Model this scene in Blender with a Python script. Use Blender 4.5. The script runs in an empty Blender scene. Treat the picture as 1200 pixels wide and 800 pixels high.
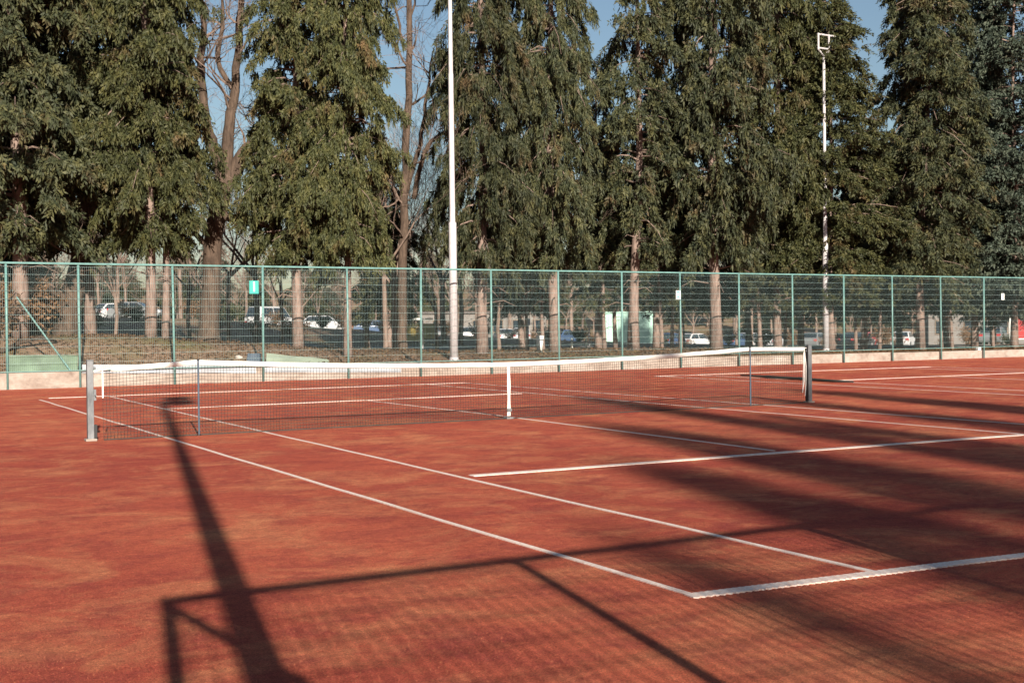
import bpy, math, random
import numpy as np
from mathutils import Vector, Matrix

random.seed(7)
scene = bpy.context.scene
COL = scene.collection
R = math.radians

# ------------------------------------------------------------------ camera
CAM = np.array([-9.617, -17.2731, 1.4961])
YAW, PIT, ROLL, FPX = 0.5117, -0.0124, -0.0108, 1431.59
FW = np.array([math.sin(YAW)*math.cos(PIT), math.cos(YAW)*math.cos(PIT), math.sin(PIT)])
_r = np.array([math.cos(YAW), -math.sin(YAW), 0.0]); _u = np.cross(_r, FW)
RT = _r*math.cos(ROLL) + _u*math.sin(ROLL)
UP = -_r*math.sin(ROLL) + _u*math.cos(ROLL)
cam_data = bpy.data.cameras.new("camera")
cam_data.sensor_width = 36.0
cam_data.lens = FPX/1200*36
cam_data.clip_start = 0.05
cam_data.clip_end = 3000
cam_data.dof.use_dof = True
cam_data.dof.focus_distance = 12.5
cam_data.dof.aperture_fstop = 7.0
cam = bpy.data.objects.new("camera", cam_data)
COL.objects.link(cam)
cam.matrix_world = Matrix(((RT[0], UP[0], -FW[0], CAM[0]), (RT[1], UP[1], -FW[1], CAM[1]),
                           (RT[2], UP[2], -FW[2], CAM[2]), (0, 0, 0, 1)))
scene.camera = cam

# ------------------------------------------------------------------ sun and sky
AZ, EL = R(12.2), R(21.3)      # the light travels towards (sin AZ, cos AZ)
world = bpy.data.worlds.new("World"); scene.world = world; world.use_nodes = True
wn = world.node_tree.nodes; wl = world.node_tree.links; wn.clear()
wo = wn.new("ShaderNodeOutputWorld"); bg = wn.new("ShaderNodeBackground"); sky = wn.new("ShaderNodeTexSky")
sky.sky_type = 'NISHITA'; sky.sun_disc = False
sky.sun_elevation = EL
sky.sun_rotation = AZ + math.pi
sky.air_density = 1.15; sky.dust_density = 1.0; sky.ozone_density = 2.0
bg.inputs[1].default_value = 0.05
wl.new(sky.outputs[0], bg.inputs[0]); wl.new(bg.outputs[0], wo.inputs[0])
sd = bpy.data.lights.new("sun", 'SUN'); sd.energy = 5.0; sd.angle = R(0.5); sd.color = (1.0, 0.89, 0.75)
sun = bpy.data.objects.new("sun", sd); COL.objects.link(sun)
LDIR = Vector((math.sin(AZ)*math.cos(EL), math.cos(AZ)*math.cos(EL), -math.sin(EL)))
sun.rotation_euler = LDIR.to_track_quat('-Z', 'Y').to_euler()
sun.location = (-20, -60, 40)
scene.view_settings.view_transform = 'Standard'
scene.view_settings.look = 'None'
scene.view_settings.gamma = 1.0
scene.view_settings.exposure = 0.95
scene.view_settings.use_curve_mapping = False

# ------------------------------------------------------------------ helpers
def ray(px, py): return FW + RT*(px-600)/FPX + UP*(400-py)/FPX
def at(px, py, Y):
    d = ray(px, py); return CAM + d*((Y-CAM[1])/d[1])
def on_ground(px, py, z=0.0):
    d = ray(px, py); return CAM + d*((z-CAM[2])/d[2])
def at_dist(px, dist):
    d = ray(px, 383); d = d/np.hypot(d[0], d[1]); return CAM + d*dist

class MB:
    def __init__(s): s.v = []; s.f = []; s.m = []; s.mi = 0
    def add(s, vs, fs):
        o = len(s.v); s.v += [tuple(map(float, p)) for p in vs]
        for f in fs: s.f.append(tuple(o+i for i in f)); s.m.append(s.mi)
    def box(s, a, b):
        (x0, y0, z0), (x1, y1, z1) = a, b
        s.add([(x0,y0,z0),(x1,y0,z0),(x1,y1,z0),(x0,y1,z0),(x0,y0,z1),(x1,y0,z1),(x1,y1,z1),(x0,y1,z1)],
              [(3,2,1,0),(4,5,6,7),(0,1,5,4),(1,2,6,5),(2,3,7,6),(3,0,4,7)])
    def tube(s, pts, rad, n=6, cap=True):
        pts = [Vector(p) for p in pts]
        if not hasattr(rad, '__len__'): rad = [rad]*len(pts)
        rings = []; ref = None
        for i, p in enumerate(pts):
            d = (pts[min(i+1, len(pts)-1)] - pts[max(i-1, 0)])
            if d.length < 1e-9: d = Vector((0,0,1))
            d.normalize()
            if ref is None:
                ref = Vector((1,0,0)) if abs(d.x) < .8 else Vector((0,1,0))
            a = (ref - d*ref.dot(d))
            if a.length < 1e-6: a = d.orthogonal()
            a.normalize(); ref = a; b = d.cross(a)
            rings.append([p + (a*math.cos(2*math.pi*k/n) + b*math.sin(2*math.pi*k/n))*rad[i] for k in range(n)])
        vs = [q for r_ in rings for q in r_]; fs = []
        for i in range(len(pts)-1):
            for k in range(n):
                fs.append((i*n+k, i*n+(k+1) % n, (i+1)*n+(k+1) % n, (i+1)*n+k))
        if cap:
            fs.append(tuple(range(n-1, -1, -1))); fs.append(tuple((len(pts)-1)*n+k for k in range(n)))
        s.add(vs, fs)
    def lathe(s, prof, n=16, c=(0,0,0)):
        vs = [(c[0]+r*math.cos(2*math.pi*k/n), c[1]+r*math.sin(2*math.pi*k/n), c[2]+z) for r, z in prof for k in range(n)]
        fs = [(i*n+k, i*n+(k+1) % n, (i+1)*n+(k+1) % n, (i+1)*n+k) for i in range(len(prof)-1) for k in range(n)]
        fs += [tuple(range(n-1, -1, -1)), tuple((len(prof)-1)*n+k for k in range(n))]
        s.add(vs, fs)
    def mesh(s, name, smooth=False):
        me = bpy.data.meshes.new(name); me.from_pydata(s.v, [], s.f)
        if smooth: me.polygons.foreach_set('use_smooth', [True]*len(me.polygons))
        me.update(); return me
    def build(s, name, mat, parent=None, smooth=False, bevel=0):
        return link(name, s.mesh(name, smooth), mat, parent, bevel)

def link(name, me, mat, parent=None, bevel=0):
    if mat is not None and not me.materials: me.materials.append(mat)
    o = bpy.data.objects.new(name, me); COL.objects.link(o)
    if parent: o.parent = parent
    if bevel:
        m = o.modifiers.new("bevel", 'BEVEL'); m.width = bevel; m.segments = 2; m.limit_method = 'ANGLE'
    return o
def tag(o, label=None, cat=None, group=None, kind=None):
    if label: o["label"] = label
    if cat: o["category"] = cat
    if group: o["group"] = group
    if kind: o["kind"] = kind
    return o
def empty(name, loc=(0,0,0), rz=0, label=None, cat=None, group=None):
    o = bpy.data.objects.new(name, None); COL.objects.link(o)
    o.location = [float(c) for c in loc]; o.rotation_euler = (0, 0, rz); o.empty_display_size = .2
    return tag(o, label, cat, group)
def copy_tree(o, parent=None):
    c = o.copy(); COL.objects.link(c)
    if parent: c.parent = parent
    for ch in list(o.children): copy_tree(ch, c)
    return c
def tri_mesh(name, V, F, nside):
    me = bpy.data.meshes.new(name)
    nf = len(F)
    me.vertices.add(len(V)); me.vertices.foreach_set('co', np.ascontiguousarray(V, dtype=np.float32).ravel())
    me.loops.add(nf*nside); me.loops.foreach_set('vertex_index', np.ascontiguousarray(F, dtype=np.int32).ravel())
    me.polygons.add(nf); me.polygons.foreach_set('loop_start', np.arange(0, nf*nside, nside, dtype=np.int32))
    me.update(calc_edges=True); me.validate(); return me

# ------------------------------------------------------------------ materials
def mat_base(name):
    m = bpy.data.materials.new(name); m.use_nodes = True
    nt = m.node_tree; b = nt.nodes["Principled BSDF"]; return m, nt, b
def N(nt, t, **kw):
    n = nt.nodes.new(t)
    for k, v in kw.items(): setattr(n, k, v)
    return n
def noise(nt, coord, scale, detail=4, rough=.6, dist=0, mapscale=None):
    if mapscale:
        mp = N(nt, "ShaderNodeMapping"); mp.inputs['Scale'].default_value = mapscale
        nt.links.new(coord, mp.inputs[0]); coord = mp.outputs[0]
    n = N(nt, "ShaderNodeTexNoise"); n.inputs['Scale'].default_value = scale
    n.inputs['Detail'].default_value = detail; n.inputs['Roughness'].default_value = rough
    n.inputs['Distortion'].default_value = dist
    nt.links.new(coord, n.inputs['Vector']); return n.outputs['Fac']
def ramp(nt, fac, stops):
    r_ = N(nt, "ShaderNodeValToRGB"); e = r_.color_ramp.elements
    while len(e) < len(stops): e.new(.5)
    for i, (p, c) in enumerate(stops): e[i].position = p; e[i].color = (*c, 1) if len(c) == 3 else c
    nt.links.new(fac, r_.inputs[0]); return r_.outputs[0]
def mix(nt, fac, a, b, mode='MIX'):
    m = N(nt, "ShaderNodeMix", data_type='RGBA', blend_type=mode)
    if isinstance(fac, (int, float)): m.inputs[0].default_value = fac
    else: nt.links.new(fac, m.inputs[0])
    for i, c in ((6, a), (7, b)):
        if isinstance(c, tuple): m.inputs[i].default_value = (*c, 1)
        else: nt.links.new(c, m.inputs[i])
    return m.outputs[2]
def bump(nt, b, h, strength=.3, dist=.01):
    bm = N(nt, "ShaderNodeBump"); bm.inputs['Strength'].default_value = strength; bm.inputs['Distance'].default_value = dist
    nt.links.new(h, bm.inputs['Height']); nt.links.new(bm.outputs[0], b.inputs['Normal'])
def simple(name, col, rough=.6, metal=0, var=.25, scale=8, spec=.5, bumps=0):
    m, nt, b = mat_base(name)
    tc = N(nt, "ShaderNodeTexCoord").outputs['Object']
    f = noise(nt, tc, scale, 5, .65)
    dark = tuple(c*(1-var) for c in col); lite = tuple(min(1, c*(1+var*.6)) for c in col)
    nt.links.new(ramp(nt, f, [(.3, dark), (.7, lite)]), b.inputs['Base Color'])
    b.inputs['Roughness'].default_value = rough; b.inputs['Metallic'].default_value = metal
    b.inputs['Specular IOR Level'].default_value = spec
    if bumps: bump(nt, b, noise(nt, tc, scale*6, 3), bumps, .005)
    return m

def clay_material():
    m, nt, b = mat_base("red_clay")
    g = N(nt, "ShaderNodeTexCoord").outputs['Object']
    big = noise(nt, g, .20, 6, .62, .5)
    med = noise(nt, g, 1.1, 10, .74, .6, (0.9, 1.0, 1))       # drag-mat traces and dusty patches
    stk = noise(nt, g, 2.6, 10, .76, .4, (0.8, 1.0, 1))
    fine = noise(nt, g, 16, 9, .82)
    grit = noise(nt, g, 85, 6, .9)
    c = ramp(nt, big, [(.30, (.345, .066, .046)), (.52, (.445, .104, .062)), (.75, (.535, .155, .084))])
    c = mix(nt, ramp(nt, med, [(.47, (0,0,0)), (.72, (1,1,1))]), c, (.58, .245, .122))
    s2 = mix(nt, ramp(nt, stk, [(.36, (1,1,1)), (.54, (0,0,0))]), c, (.215, .038, .040))
    c = mix(nt, .6, c, s2)
    gc = ramp(nt, grit, [(.34, (.22,.19,.21)), (.48, (1,1,1)), (.64, (2.0,1.8,1.7))])
    c = mix(nt, .9, c, gc, 'MULTIPLY')
    fc = ramp(nt, fine, [(.32, (.66,.63,.64)), (.62, (1.2,1.2,1.18))])
    c = mix(nt, .9, c, fc, 'MULTIPLY')
    nt.links.new(c, b.inputs['Base Color'])
    b.inputs['Roughness'].default_value = .95; b.inputs['Specular IOR Level'].default_value = .12
    mm = N(nt, "ShaderNodeMath", operation='ADD'); nt.links.new(fine, mm.inputs[0]); nt.links.new(grit, mm.inputs[1])
    bump(nt, b, mm.outputs[0], .9, .014)
    return m
def line_material():
    m, nt, b = mat_base("line_tape")
    g = N(nt, "ShaderNodeTexCoord").outputs['Object']
    d = noise(nt, g, 5, 6, .75); e = noise(nt, g, 60, 4, .7)
    c = ramp(nt, d, [(.30, (.50,.29,.22)), (.47, (.70,.60,.54)), (.75, (.78,.72,.68))])
    c = mix(nt, ramp(nt, e, [(.40, (1,1,1)), (.53, (0,0,0))]), c, (.60,.34,.24))
    c = mix(nt, .35, c, (.78,.70,.65))
    nt.links.new(c, b.inputs['Base Color']); b.inputs['Roughness'].default_value = .8
    return m
def terrain_material():
    m, nt, b = mat_base("leaf_litter_soil")
    g = N(nt, "ShaderNodeTexCoord").outputs['Object']
    a = noise(nt, g, .5, 5, .6); d = noise(nt, g, 7, 6, .75); e = noise(nt, g, 45, 3, .7)
    c = ramp(nt, d, [(.3, (.11,.078,.056)), (.5, (.24,.17,.12)), (.68, (.38,.28,.20))])
    c = mix(nt, ramp(nt, a, [(.48, (0,0,0)), (.62, (1,1,1))]), c, (.17,.15,.075))
    c = mix(nt, .7, c, ramp(nt, e, [(.3, (.55,.5,.5)), (.7, (1.3,1.2,1.15))]), 'MULTIPLY')
    nt.links.new(c, b.inputs['Base Color']); b.inputs['Roughness'].default_value = .95
    b.inputs['Specular IOR Level'].default_value = .1
    bump(nt, b, d, .8, .05); return m
def foliage_material(name, dark, mid, lite, brown, bamt):
    m, nt, b = mat_base(name)
    g = N(nt, "ShaderNodeTexCoord").outputs['Object']
    f = noise(nt, g, 2.4, 5, .7); br = noise(nt, g, .7, 4, .6)
    oi = N(nt, "ShaderNodeObjectInfo").outputs['Random']
    c = ramp(nt, f, [(.28, dark), (.5, mid), (.72, lite)])
    c = mix(nt, ramp(nt, br, [(.62-bamt, (0,0,0)), (.78-bamt*.5, (.9,.9,.9))]), c, brown)
    hs = N(nt, "ShaderNodeHueSaturation"); nt.links.new(c, hs.inputs['Color'])
    mr = N(nt, "ShaderNodeMapRange"); mr.inputs[3].default_value = .8; mr.inputs[4].default_value = 1.2
    nt.links.new(oi, mr.inputs[0]); nt.links.new(mr.outputs[0], hs.inputs['Value'])
    nt.links.new(hs.outputs[0], b.inputs['Base Color'])
    b.inputs['Roughness'].default_value = .6; b.inputs['Specular IOR Level'].default_value = .25
    tr = N(nt, "ShaderNodeBsdfTranslucent"); nt.links.new(hs.outputs[0], tr.inputs[0])
    ms = N(nt, "ShaderNodeMixShader"); ms.inputs[0].default_value = .10
    nt.links.new(b.outputs[0], ms.inputs[1]); nt.links.new(tr.outputs[0], ms.inputs[2])
    nt.links.new(ms.outputs[0], nt.nodes["Material Output"].inputs[0]); return m
def bark_material(name, dark, lite):
    m, nt, b = mat_base(name)
    g = N(nt, "ShaderNodeTexCoord").outputs['Object']
    f = noise(nt, g, 9, 6, .7, .3, (1, 1, .22)); k = noise(nt, g, 1.3, 4, .6)
    c = ramp(nt, f, [(.32, dark), (.6, lite)])
    c = mix(nt, ramp(nt, k, [(.5, (0,0,0)), (.7, (.6,.6,.6))]), c, tuple(x*.6 for x in dark))
    nt.links.new(c, b.inputs['Base Color']); b.inputs['Roughness'].default_value = .9
    b.inputs['Specular IOR Level'].default_value = .15
    bump(nt, b, f, .9, .03); return m
def concrete_material():
    m, nt, b = mat_base("weathered_concrete")
    g = N(nt, "ShaderNodeTexCoord").outputs['Object']
    a = noise(nt, g, 1.1, 6, .7, .3, (1, 1, 2)); d = noise(nt, g, 9, 6, .7)
    c = ramp(nt, a, [(.3, (.20,.155,.13)), (.5, (.32,.275,.24)), (.7, (.40,.365,.335))])
    c = mix(nt, .7, c, ramp(nt, d, [(.3, (.72,.7,.68)), (.7, (1.15,1.15,1.15))]), 'MULTIPLY')
    nt.links.new(c, b.inputs['Base Color']); b.inputs['Roughness'].default_value = .9
    bump(nt, b, d, .5, .01); return m
def galv_material():
    m, nt, b = mat_base("galvanised_steel")
    g = N(nt, "ShaderNodeTexCoord").outputs['Object']
    v = N(nt, "ShaderNodeTexVoronoi"); v.inputs['Scale'].default_value = 26; nt.links.new(g, v.inputs['Vector'])
    d = noise(nt, g, 6, 6, .7, 0, (1, 1, .4))
    c = ramp(nt, d, [(.3, (.08,.09,.10)), (.6, (.20,.215,.23)), (.8, (.32,.32,.33))])
    c = mix(nt, .12, c, ramp(nt, v.outputs['Distance'], [(0,(.3,.3,.3)),(.6,(.7,.7,.7))]), 'OVERLAY')
    nt.links.new(c, b.inputs['Base Color']); b.inputs['Metallic'].default_value = .35; b.inputs['Roughness'].default_value = .55
    return m

M = dict(
    clay=clay_material(), line=line_material(), soil=terrain_material(), concrete=concrete_material(), galv=galv_material(),
    teal=simple("teal_painted_steel", (.13,.27,.26), .5, 0, .3, 4), wire=simple("teal_wire", (.22,.33,.33), .5, 0, .2, 3),
    white_paint=simple("white_pole_paint", (.50,.48,.50), .5, 0, .18, 5), rope=simple("white_rope", (.75,.72,.68), .85, 0, .15, 20),
    tape=simple("white_net_band", (.80,.79,.76), .75, 0, .10, 7), netc=simple("dark_net_cord", (.025,.035,.032), .7, 0, .3, 4),
    black=simple("black_rubber", (.02,.02,.022), .6, 0, .2, 6), asphalt=simple("asphalt", (.060,.060,.063), .9, 0, .3, 2, .2, .3),
    tarp=simple("green_tarp", (.13,.21,.145), .6, 0, .35, 2), palegreen=simple("pale_green_board", (.28,.34,.27), .6, 0, .2, 2),
    bluegrey=simple("blue_grey_sheet", (.36,.40,.44), .7, 0, .3, 2.2), navy=simple("dark_blue_sheet", (.06,.09,.13), .7, 0, .3, 3),
    sign_teal=simple("sign_teal", (.04,.36,.32), .45, 0, .1, 3), sign_white=simple("sign_white", (.80,.84,.83), .4, 0, .08, 3),
    red=simple("red_paint", (.42,.035,.04), .45, 0, .2, 3), glass=simple("dark_car_glass", (.02,.03,.04), .08, 0, .1, 2, .8),
    rim=simple("wheel_rim", (.4,.4,.41), .35, .7, .1, 3), lamp_lens=simple("headlamp_lens", (.8,.8,.78), .1, 0, .05, 3, .8),
    mint=simple("mint_sheet_metal", (.36,.58,.50), .5, 0, .15, 1.5), stone=simple("pale_stone", (.55,.50,.45), .9, 0, .3, 6, .2, .5),
    plaster=simple("grey_plaster", (.20,.185,.175), .9, 0, .15, .6, .2), roof=simple("dark_roof", (.10,.08,.075), .9, 0, .3, .8, .2),
    wood=simple("weathered_wood", (.20,.15,.11), .85, 0, .4, 5), yellow=simple("yellow_plastic", (.62,.47,.14), .5, 0, .1, 3),
    bark=bark_material("conifer_bark", (.105,.076,.064), (.27,.20,.17)), bark2=bark_material("deciduous_bark", (.042,.031,.025), (.115,.082,.062)),
    twig=bark_material("bare_twig_bark", (.10,.072,.058), (.235,.175,.145)),
    fol_a=foliage_material("cypress_foliage", (.019,.028,.014), (.060,.067,.026), (.150,.142,.050), (.165,.100,.050), .05),
    fol_b=foliage_material("spruce_foliage", (.014,.023,.016), (.046,.053,.026), (.118,.114,.046), (.140,.085,.044), .06),
    fol_c=foliage_material("blue_green_foliage", (.022,.036,.030), (.050,.066,.048), (.090,.105,.072), (.100,.070,.045), .02),
    dead=foliage_material("brown_dry_leaves", (.10,.055,.030), (.17,.10,.055), (.26,.165,.095), (.13,.12,.05), .05),
)
_tint = {}
def paint(name, col, rough=.3):
    if name not in _tint: _tint[name] = simple(name, col, rough, 0, .06, 2, .6)
    return _tint[name]

# ------------------------------------------------------------------ terrain
XB = np.array([-60,-20,-1,.7,3.3,5,7,10,20,28,31,60,200.]); ZB = np.array([1.7,1.5,1.29,1.08,.95,.66,.74,.54,.50,.27,.17,.12,0])
XW = np.array([-60,-3,3,10,25,60,200.]); ZW = np.array([.50,.46,.42,.38,.33,.28,.2])
XF = np.array([-100,13,24,29,47,67,120,300.]); ZF = np.array([4.5,2.3,1.35,1.04,-.3,-1.0,-1.2,-1.5])
def smooth(t): t = np.clip(t, 0, 1); return t*t*(3-2*t)
def ground_z(x, y):
    x = np.asarray(x, float); y = np.asarray(y, float)
    zw = np.interp(x, XW, ZW); zb = np.interp(x, XB, ZB); zf = np.interp(x, XF, ZF)
    z = zw + (zb-zw)*smooth((y-17.0)/3.2)
    z = z + (zf-z)*smooth((y-23)/50)
    bumpy = .05*np.sin(x*1.3+.7*y)*np.sin(y*1.1-.4*x)*smooth((y-18)/3)
    z = z + bumpy
    z = z + 11*smooth((np.hypot(x+9.6, y+17.3)-185)/90)*smooth((y-20)/20)
    return np.where(y < 16.9, -.06, z)
def gz(x, y): return float(ground_z(x, y))
xs = np.concatenate([np.linspace(-900,-70,10), np.arange(-60,60,1.0), np.linspace(62,290,46), np.linspace(310,1200,10)])
ys = np.concatenate([np.linspace(-900,-60,8), np.array([-40,-10,5,16.89,16.91]), np.arange(17.2,30,.55), np.arange(30,100,2.5), np.arange(105,330,12), np.linspace(340,1500,10)])
XX, YY = np.meshgrid(xs, ys); ZZ = ground_z(XX, YY)
ny, nx = XX.shape
idx = np.arange(nx*ny).reshape(ny, nx)
Fq = np.stack([idx[:-1,:-1], idx[:-1,1:], idx[1:,1:], idx[1:,:-1]], -1).reshape(-1, 4)
te = link("ground", tri_mesh("ground", np.stack([XX, YY, ZZ], -1).reshape(-1, 3), Fq, 4), M['soil'])
te.data.polygons.foreach_set('use_smooth', [True]*len(te.data.polygons)); tag(te, kind='structure')
mb = MB(); mb.add([(-26,-26,0),(70,-26,0),(70,16.72,0),(-26,16.72,0)], [(0,1,2,3)])
tag(mb.build("clay_court", M['clay']), kind='structure')

# asphalt parking beyond the trees, draped over the terrain
def drape(name, pts_fn, mat, off, nu=40, nv=4):
    V = []; 
    for j in range(nv+1):
        for i in range(nu+1):
            x, y = pts_fn(i/nu, j/nv); V.append((x, y, gz(x, y)+off))
    F = [(j*(nu+1)+i, j*(nu+1)+i+1, (j+1)*(nu+1)+i+1, (j+1)*(nu+1)+i) for j in range(nv) for i in range(nu)]
    b_ = MB(); b_.add(V, F); return tag(b_.build(name, mat), kind='structure')
def park(u, v):
    x = -5+125*u; return x, (94-.33*x) + (v-.5)*16
drape("parking_lot", park, M['asphalt'], .05, 60, 8)

# ------------------------------------------------------------------ court lines (nailed plastic tape)
def tape_line(p, q, w, name, teeth=False, wob=.006, curl=None):
    p = np.array(p[:2], float); q = np.array(q[:2], float); d = q-p; L = np.hypot(*d); d /= L; n_ = np.array([-d[1], d[0]])
    step = .022 if teeth else .35
    k = max(2, int(L/step)); t = np.linspace(0, L, k+1)
    rng = np.random.default_rng(abs(hash((round(float(p[0]),2), round(float(q[1]),2)))) % 99991)
    off = np.interp(t, np.linspace(0, L, int(L/1.1)+2), rng.normal(0, wob, int(L/1.1)+2))
    b_ = MB(); V = []
    for i, tt in enumerate(t):
        lo = -w/2 + off[i] - (.014 if teeth and i % 2 else 0); hi = w/2 + off[i] + (.008 if teeth and i % 2 else 0)
        z = .0062 if ('side' in name or 'center' in name) else .0078
        for o_, zz in ((lo, -.002), (lo, z), (hi, z), (hi, -.002)):
            pt = p + d*tt + n_*o_
            V.append((pt[0], pt[1], zz))
    F = []
    for i in range(k):
        for j in range(3): F.append((i*4+j, i*4+j+1, (i+1)*4+j+1, (i+1)*4+j)[::-1])
    F += [(0,1,2,3), (k*4+3, k*4+2, k*4+1, k*4)]
    b_.add(V, F)
    return tag(b_.build(name, M['line']), kind='structure')
g = on_ground
LD0, LD1 = g(812,698), g(47,468.5)
LS0, LS1 = g(1014,668), g(125,463.6)
BL1 = g(1200,651); bd = (BL1-LD0)/(BL1-LD0)[0]
tape_line(LD0 + (LD1-LD0)*.001, LD1, .046, "left_doubles_sideline")
tape_line(LS0 - (LS1-LS0)*.004, LS1, .046, "left_singles_sideline")
tape_line(LD0 - bd*.03, LD0 + bd*10.97, .092, "near_baseline", True)
SV0, SV1 = g(552,557.5), g(1197,509.5)
tape_line(SV0, SV1, .12, "near_service_line", False)
tape_line(g(907,528.1), g(592,488), .052, "near_center_line")
tape_line(g(588,487.3), g(428,469), .052, "far_center_line")
RS0, RS1 = g(1194,508.3), g(860,480.4); RSd = (RS1-RS0)/(RS1-RS0)[1]
tape_line(RS0 - RSd*5.4, RS0 + RSd*(11.9-RS0[1]), .05, "right_singles_sideline")
RD0, RD1 = g(1197,497), g(545,448.6); RDd = (RD1-RD0)/(RD1-RD0)[1]
tape_line(RD0 - RDd*7, RD1, .05, "right_doubles_sideline")
tape_line(g(194,479), g(610,461), .13, "far_service_line")
tape_line(g(57,466.5), g(545,448.4), .13, "far_baseline")
OX = 16.85                                           # the neighbouring court
for X in (-5.485, -4.115, 4.115, 5.485):
    tape_line((OX+X, -11.9), (OX+X, 11.6), .05, "neighbour_sideline")
tape_line((OX-5.5, 11.6), (OX+5.5, 11.3), .14, "neighbour_baseline")
tape_line((OX-4.1, 6.25), (OX+4.1, 6.1), .14, "neighbour_service_line")
tape_line((OX, 0), (OX, 6.1), .05, "neighbour_center_line")

# ------------------------------------------------------------------ tennis net
PX = 6.46
def net_h(x):
    ax = abs(x)
    if ax > 5.03: return np.interp(ax, [5.03, 6.42], [1.065, .985 if x < 0 else 1.04])
    t = ax/5.03; return .905 + (1.065-.905)*(.35*t + .65*t**2.2)
net = empty("tennis_net", (0,0,0), 0, "black mesh tennis net with white top band stretched across the clay court", "tennis net")
xsn = np.arange(-6.33, 6.331, .0452)
NB = MB()
rngn = np.random.default_rng(3)
slack = lambda x, t: .05*math.sin(2.1*x+1)*t*(1-t) + .012*math.sin(9*x+4*t)
def netpt(x, t):     # t 0 at the band, 1 at the ground
    h = net_h(x)-.03; z = h*(1-t) + .012*t
    y = -.10*max(0, t-.72)**1.4 + slack(x, t)
    return (x, y, z)
for x in xsn:
    NB.tube([netpt(x, t) for t in (0, .3, .6, .82, .93, 1)], .0028, 3, False)
for j in range(1, 22):
    t = j/21
    NB.tube([netpt(x, t) for x in np.linspace(-6.33, 6.33, 70)], .0028 if j < 21 else .008, 3, False)
NB.build("mesh", M['netc'], net)
HB = MB()
px_ = np.concatenate([np.linspace(-6.22, -5.03, 10), np.linspace(-4.9, 4.9, 70), np.linspace(5.03, 6.36, 10)])
V = []; 
for x in px_:
    h = net_h(x) + .0015*math.sin(7*x) + .001*math.sin(17*x+1)
    for dy, dz in ((-.011,-.066),(-.014,-.012),(-.006,.004),(.006,.004),(.014,-.012),(.011,-.066)): V.append((x, dy, h+dz))
F = []
for i in range(len(px_)-1):
    for k in range(6): F.append((i*6+k, (i+1)*6+k, (i+1)*6+(k+1) % 6, i*6+(k+1) % 6))
F += [tuple(range(5,-1,-1)), tuple((len(px_)-1)*6+k for k in range(6))]
HB.add(V, F); HB.build("headband", M['tape'], net, True)
CB = MB()
CB.tube([(-6.46,0,.945), (-6.30,0,.967), (-6.20,0,.985)], .012, 6); CB.build("headline_cord", M['rope'], net)
CB = MB(); CB.tube([(6.34,0,1.03), (6.45,0,1.03)], .009, 6); CB.build("headline_cord", M['rope'], net)
CS = MB(); Vs = []
for z in np.linspace(.91, .05, 12): 
    wv = .026 + (.004*math.sin(z*14)); yy = -.018-.012*math.sin(z*3.2)
    Vs += [(-wv, yy, z), (wv, yy, z), (wv, yy+.006, z), (-wv, yy+.006, z)]
F = []
for i in range(11):
    for k in range(4): F.append((i*4+k, i*4+(k+1) % 4, (i+1)*4+(k+1) % 4, (i+1)*4+k)[::-1])
F += [(0,1,2,3), (47,46,45,44)]
CS.add(Vs, F); st = CS.build("center_strap", M['tape'], net)
bk = MB(); bk.box((-.042,-.05,.12), (.042,-.02,.17)); bk.build("buckle", M['galv'], st, False, .004)
an = MB(); an.box((-.06,-.07,.001), (.06,.07,.03)); an.build("anchor", M['galv'], st, False, .004)
LT = MB(); LT.box((-6.342,-.004,.58), (-6.324,.004,.95)); LT.build("side_tape", M['tape'], net)
RT_ = MB()
RT_.tube([(6.34,-.02,1.0),(6.335,-.03,.7),(6.31,-.05,.42),(6.25,-.07,.23)], .010, 5)
RT_.tube([(6.335,-.03,1.0),(6.36,-.045,.7),(6.35,-.05,.4),(6.32,-.06,.14)], .009, 5)
RT_.tube([(6.33,-.02,.95),(6.29,-.05,.6),(6.26,-.07,.35),(6.25,-.07,.2)], .007, 5)
RT_.build("loose_rope", M['rope'], net)

def net_post(x, label, h, winch):
    p = empty("net_post", (x, 0, 0), 0, label, "net post", "steel posts holding the tennis net")
    b_ = MB(); w = .042; b_.box((-w,-w,0), (w,w,h)); b_.build("shaft", M['galv'], p, False, .006)
    b_ = MB(); b_.box((-.047,-.047,h+.001), (.047,.047,h+.012)); b_.build("cap", M['galv'], p, False, .003)
    b_ = MB(); b_.box((-.075,-.075,0.001), (.075,.075,.035)); b_.build("base_collar", M['concrete'], p, False, .008)
    s = 1 if x < 0 else -1
    b_ = MB(); b_.tube([(s*.043,0,h-.10),(s*.075,0,h-.10)], .018, 8); b_.build("hook", M['galv'], p)
    if winch:
        b_ = MB(); b_.box((s*.043,-.03,.55), (s*.075,.03,.70)); b_.tube([(s*.06,-.03,.62),(s*.06,-.10,.62)], .01, 6)
        b_.build("winch", M['galv'], p)
        b_ = MB(); b_.box((s*.045,-.028,.04), (s*.085,.028,.22)); b_.build("shadow_block", M['black'], p, False, .004)  # black block standing in for the post's shadow at its foot
    else:
        b_ = MB(); b_.box((s*.043,-.036,.03), (s*.060,.036,h-.02)); b_.build("rubber_strip", M['black'], p)
    return p
net_post(-6.50, "grey steel net post with cord tied below its top, left end of net", 1.09, True)
net_post(6.47, "grey steel net post with black strip and loose white rope beside it", 1.075, False)
def stick(x, label):
    p = empty("singles_stick", (x, -.03, 0), 0, label, "net stick", "thin sticks propping up the net band")
    b_ = MB(); b_.tube([(0,0,.02),(0,0,1.065)], .014, 8); b_.build("rod", M['navy'], p)
    b_ = MB(); b_.tube([(0,0,0),(0,0,.02)], .03, 8); b_.build("foot", M['black'], p)
    b_ = MB(); b_.box((-.016,-.016,1.066), (.016,.016,1.085)); b_.build("notch", M['black'], p)
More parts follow.
